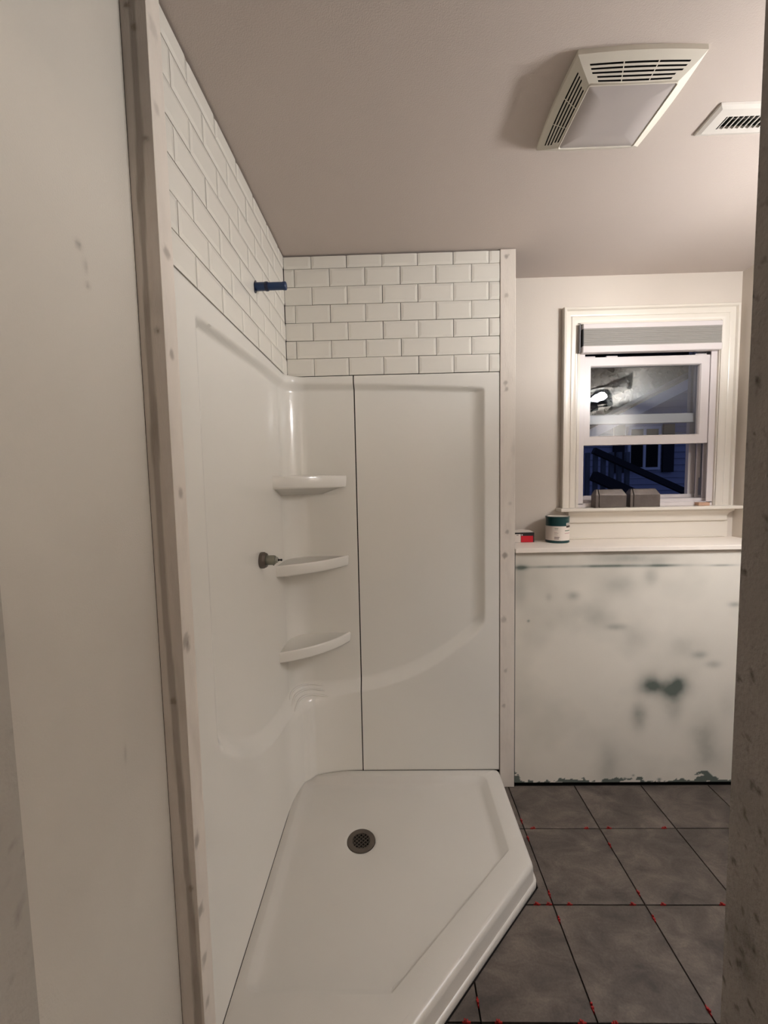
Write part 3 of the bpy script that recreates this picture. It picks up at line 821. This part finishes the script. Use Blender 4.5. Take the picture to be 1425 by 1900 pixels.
for s_, n_ in (('near', 5), ('far', 0), ('left', 5), ('right', 0)):
    obj('side_grille', fan_side(s_, n_), ('fan', 'dark'), fan)
L0 = fil([(I['x0']-.003, I['y0']-.003), (I['x1']+.003, I['y0']-.003), (I['x1']+.003, I['y1']+.003), (I['x0']-.003, I['y1']+.003)], [.006]*4, 4)
def sc(L, k): 
    cx, cy = (I['x0']+I['x1'])/2, (I['y0']+I['y1'])/2
    return [(cx+(x_-cx)*k, cy+(y_-cy)*k) for x_, y_ in L]
bm = nb(); loft(bm, [[(x_, y_, HC-hF+.004) for x_, y_ in L0], [(x_, y_, HC-hF-.0025) for x_, y_ in L0], [(x_, y_, HC-hF-.0035) for x_, y_ in sc(L0, .985)], [(x_, y_, HC-hF-.001) for x_, y_ in sc(L0, .965)]])
obj('lens_rim', bm, 'fan', fan, ang=.8)
bm = nb(); loft(bm, [[(x_, y_, HC-hF-.001) for x_, y_ in sc(L0, .966)], [(x_, y_, HC-hF-.0018) for x_, y_ in sc(L0, .955)], [(x_, y_, HC-hF-.0030) for x_, y_ in sc(L0, .5)]], False, True)
obj('light_lens', bm, 'lens', fan, ang=.9)

# ------------------------------------------------------------------ supply register
rg = empty('ceiling_vent', (1.04, 1.235, HC)); tag(rg, 'white slatted air vent on the ceiling, right of the fan cover', 'vent')
x0, x1, y0, y1 = .884, 1.224, 1.185, 1.288; a0, a1, b0_, b1_ = .926, 1.180, 1.2205, 1.2600
bm = nb()
def rect(xa, xb, ya, yb, z): return [(xa, ya, z), (xb, ya, z), (xb, yb, z), (xa, yb, z)]
loft(bm, [rect(x0, x1, y0, y1, HC-.0005), rect(x0+.002, x1-.002, y0+.002, y1-.002, HC-.005), rect(x0+.013, x1-.013, y0+.012, y1-.012, HC-.0085), rect(a0, a1, b0_, b1_, HC-.0085), rect(a0, a1, b0_, b1_, HC-.0015)])
obj('face_frame', bm, 'grille', rg)
obj('duct_opening', bx(a0-.001, a1+.001, b0_-.001, b1_+.001, HC-.0018, HC-.0004), 'dark', rg)
first = None
for k in range(18):
    cx = a0+.006+k*(a1-a0-.012)/17
    if first is None:
        bm = nb(); box(bm, cx-.0012, cx+.0012, b0_, b1_, HC-.0100, HC-.0020)
        for q in bm.verts: q.co.x += (q.co.z-(HC-.006))*.6
        first = obj('slat', bm, 'grille', rg, base=(cx, .5*(b0_+b1_), HC))
    else:
        o = first.copy(); C.objects.link(o); o.location.x += cx-(a0+.006)
obj('damper', bx(a0+.02, a1-.02, b0_+.012, b0_+.016, HC-.0030, HC-.0019), 'rail', rg)

# ------------------------------------------------------------------ vanity lamp on the right wall (out of frame, mirrored in the window)
lamp = empty('vanity_light', (XR, .86, 2.05)); tag(lamp, 'two-bulb vanity light with clear glass shades, seen mirrored in the window', 'lamp')
obj('back_plate', bx(XR-.022, XR-.001, .76, 1.24, 2.06, 2.15, bev=.006, seg=2), 'lampmetal', lamp)
for yy in (1.10, .88):
    c = Vector((1.575, yy, 2.03))
    obj('arm', bx(1.568, XR-.02, yy-.007, yy+.007, 2.098, 2.112, bev=.002), 'lampmetal', lamp)
    sk = obj('socket_shield', lathe(nb(), [(0, .085), (.030, .085), (.078, .066), (.081, .058), (.030, .058), (.024, .05), (.014, .045)], 24, c), 'lampmetal', lamp, ang=.6)  # wide flare added to hold the bulb's upward light off the ceiling
    obj('glass_shade', lathe(nb(), [(.026, .062), (.055, .045), (.072, .0), (.078, -.06), (.0765, -.06), (.0705, 0), (.0535, .044), (.024, .060)], 32, c), 'shade', lamp, smooth=True)
    obj('bulb', lathe(nb(), [(.013, .048), (.018, .036), (.034, .016), (.039, -.004), (.033, -.026), (.016, -.039), (0, -.042)], 24, c), 'bulb', lamp, smooth=True)

# ------------------------------------------------------------------ outside: neighbouring house at dusk
hs = empty('house', (5.2, 8.1, -1)); tag(hs, 'dim blue-grey neighbouring house with sloping white roof edge, seen outside the window', 'house')
sl_ = (3.135-2.586)/(5.56-4.451)
def ztop(x_): return 2.50+(x_-4.451)*sl_
bm = nb(); z_ = -1.0
while z_ < 4.2:
    xa = 3.0 if z_ < ztop(3.0) else 4.451+(z_-2.50)/sl_
    box(bm, xa, 8.2, 8.0+.0, 8.08, z_, z_+.118)
    for q in bm.verts[-8:]:
        if q.co.y < 8.04 and q.co.z > z_+.06: q.co.y += .02
    z_ += .12
obj('siding', bm, 'siding', hs)
bm = nb()
vs = [(3.0, ztop(3.0)), (8.2, ztop(8.2)), (8.2, ztop(8.2)+.20), (3.0, ztop(3.0)+.20)]
loft(bm, [[(a, 7.9, b) for a, b in vs], [(a, 8.05, b) for a, b in vs]], True, True)
obj('rake_board', bm, 'rake', hs)
bm = nb()
vs = [(2.9, ztop(2.9)+.20), (8.3, ztop(8.3)+.20), (8.3, ztop(8.3)+.26), (2.9, ztop(2.9)+.26)]
loft(bm, [[(a, 7.86, b) for a, b in vs], [(a, 8.5, b) for a, b in vs]], True, True)
obj('roof', bm, 'darkwood', hs)
wf = obj('window_frame', box(bx(4.44, 5.04, 7.94, 8.0, 1.55, 2.36), 4.72, 4.76, 7.93, 7.95, 1.55, 2.36), 'rake', hs)
obj('window_pane', box(bx(4.49, 4.71, 7.935, 7.945, 1.6, 2.31), 4.77, 4.99, 7.935, 7.945, 1.6, 2.31), 'dark', wf)
for xa in (4.18, 5.10): obj('shutter', bx(xa, xa+.20, 7.95, 8.0, 1.5, 2.4), 'darkwood', hs)
tr_ = empty('tree', (8.2, 12.5, -1)); tag(tr_, 'dark leafy tree rising behind the neighbouring house, dusk sky in its gaps', 'tree')
obj('trunk', lathe(nb(), [(.28, -1), (.2, 2), (.12, 5)], 12, (8.2, 12.5, 0)), 'darkwood', tr_)
bm = nb(); rnd = random.Random(9)
for k in range(16000):
    u_, v_, w_ = rnd.gauss(0, 1), rnd.gauss(0, 1), rnd.gauss(0, 1); n_ = (u_*u_+v_*v_+w_*w_)**.5; rr = rnd.random()**.35
    c = Vector((8.2+u_/n_*rr*3.6, 12.5+v_/n_*rr*1.8, 4.3+w_/n_*rr*2.3)); a = rnd.random()*6.3; b = rnd.uniform(-1.2, 1.2); r_ = rnd.uniform(.09, .2)
    p = Vector((math.cos(a), math.sin(a)*.4, math.sin(b))).normalized()*r_; q = Vector((-math.sin(a)*.5, .3, math.cos(a))).normalized()*r_*.6
    bm.faces.new([bm.verts.new(c+t_) for t_ in (-p, -q, p, q)])
fo = obj('foliage', bm, 'leaf', tr_); fo['kind'] = 'stuff'
st_ = empty('outdoor_stair', (2.5, 4.6, -1)); tag(st_, 'dark outdoor stair railing descending to the right beyond the window', 'railing')
def beam(a, b, wd, m, nm, par):
    a = Vector(a); b = Vector(b); d = b-a; bm = nb()
    r = bmesh.ops.create_cube(bm, size=1)
    rot = d.to_track_quat('X', 'Z').to_matrix().to_4x4()
    for q in bm.verts: q.co = (a+b)/2+(rot @ Vector((q.co.x*d.length, q.co.y*wd, q.co.z*wd)))
    return obj(nm, bm, m, par)
beam((2.15, 4.5, 1.72), (3.3, 4.5, 1.18), .06, 'darkwood', 'handrail', st_)
beam((2.15, 4.5, 1.45), (3.3, 4.5, .91), .10, 'darkwood', 'stringer', st_)
for k in range(7): beam((2.03+k*.085, 4.56, -1), (2.03+k*.085, 4.56, 1.70-.0*k), .04, 'post', 'baluster', st_)
struct('ground', bx(-6, 14, 2.5, 14, -1.2, -1.0), 'darkwood')
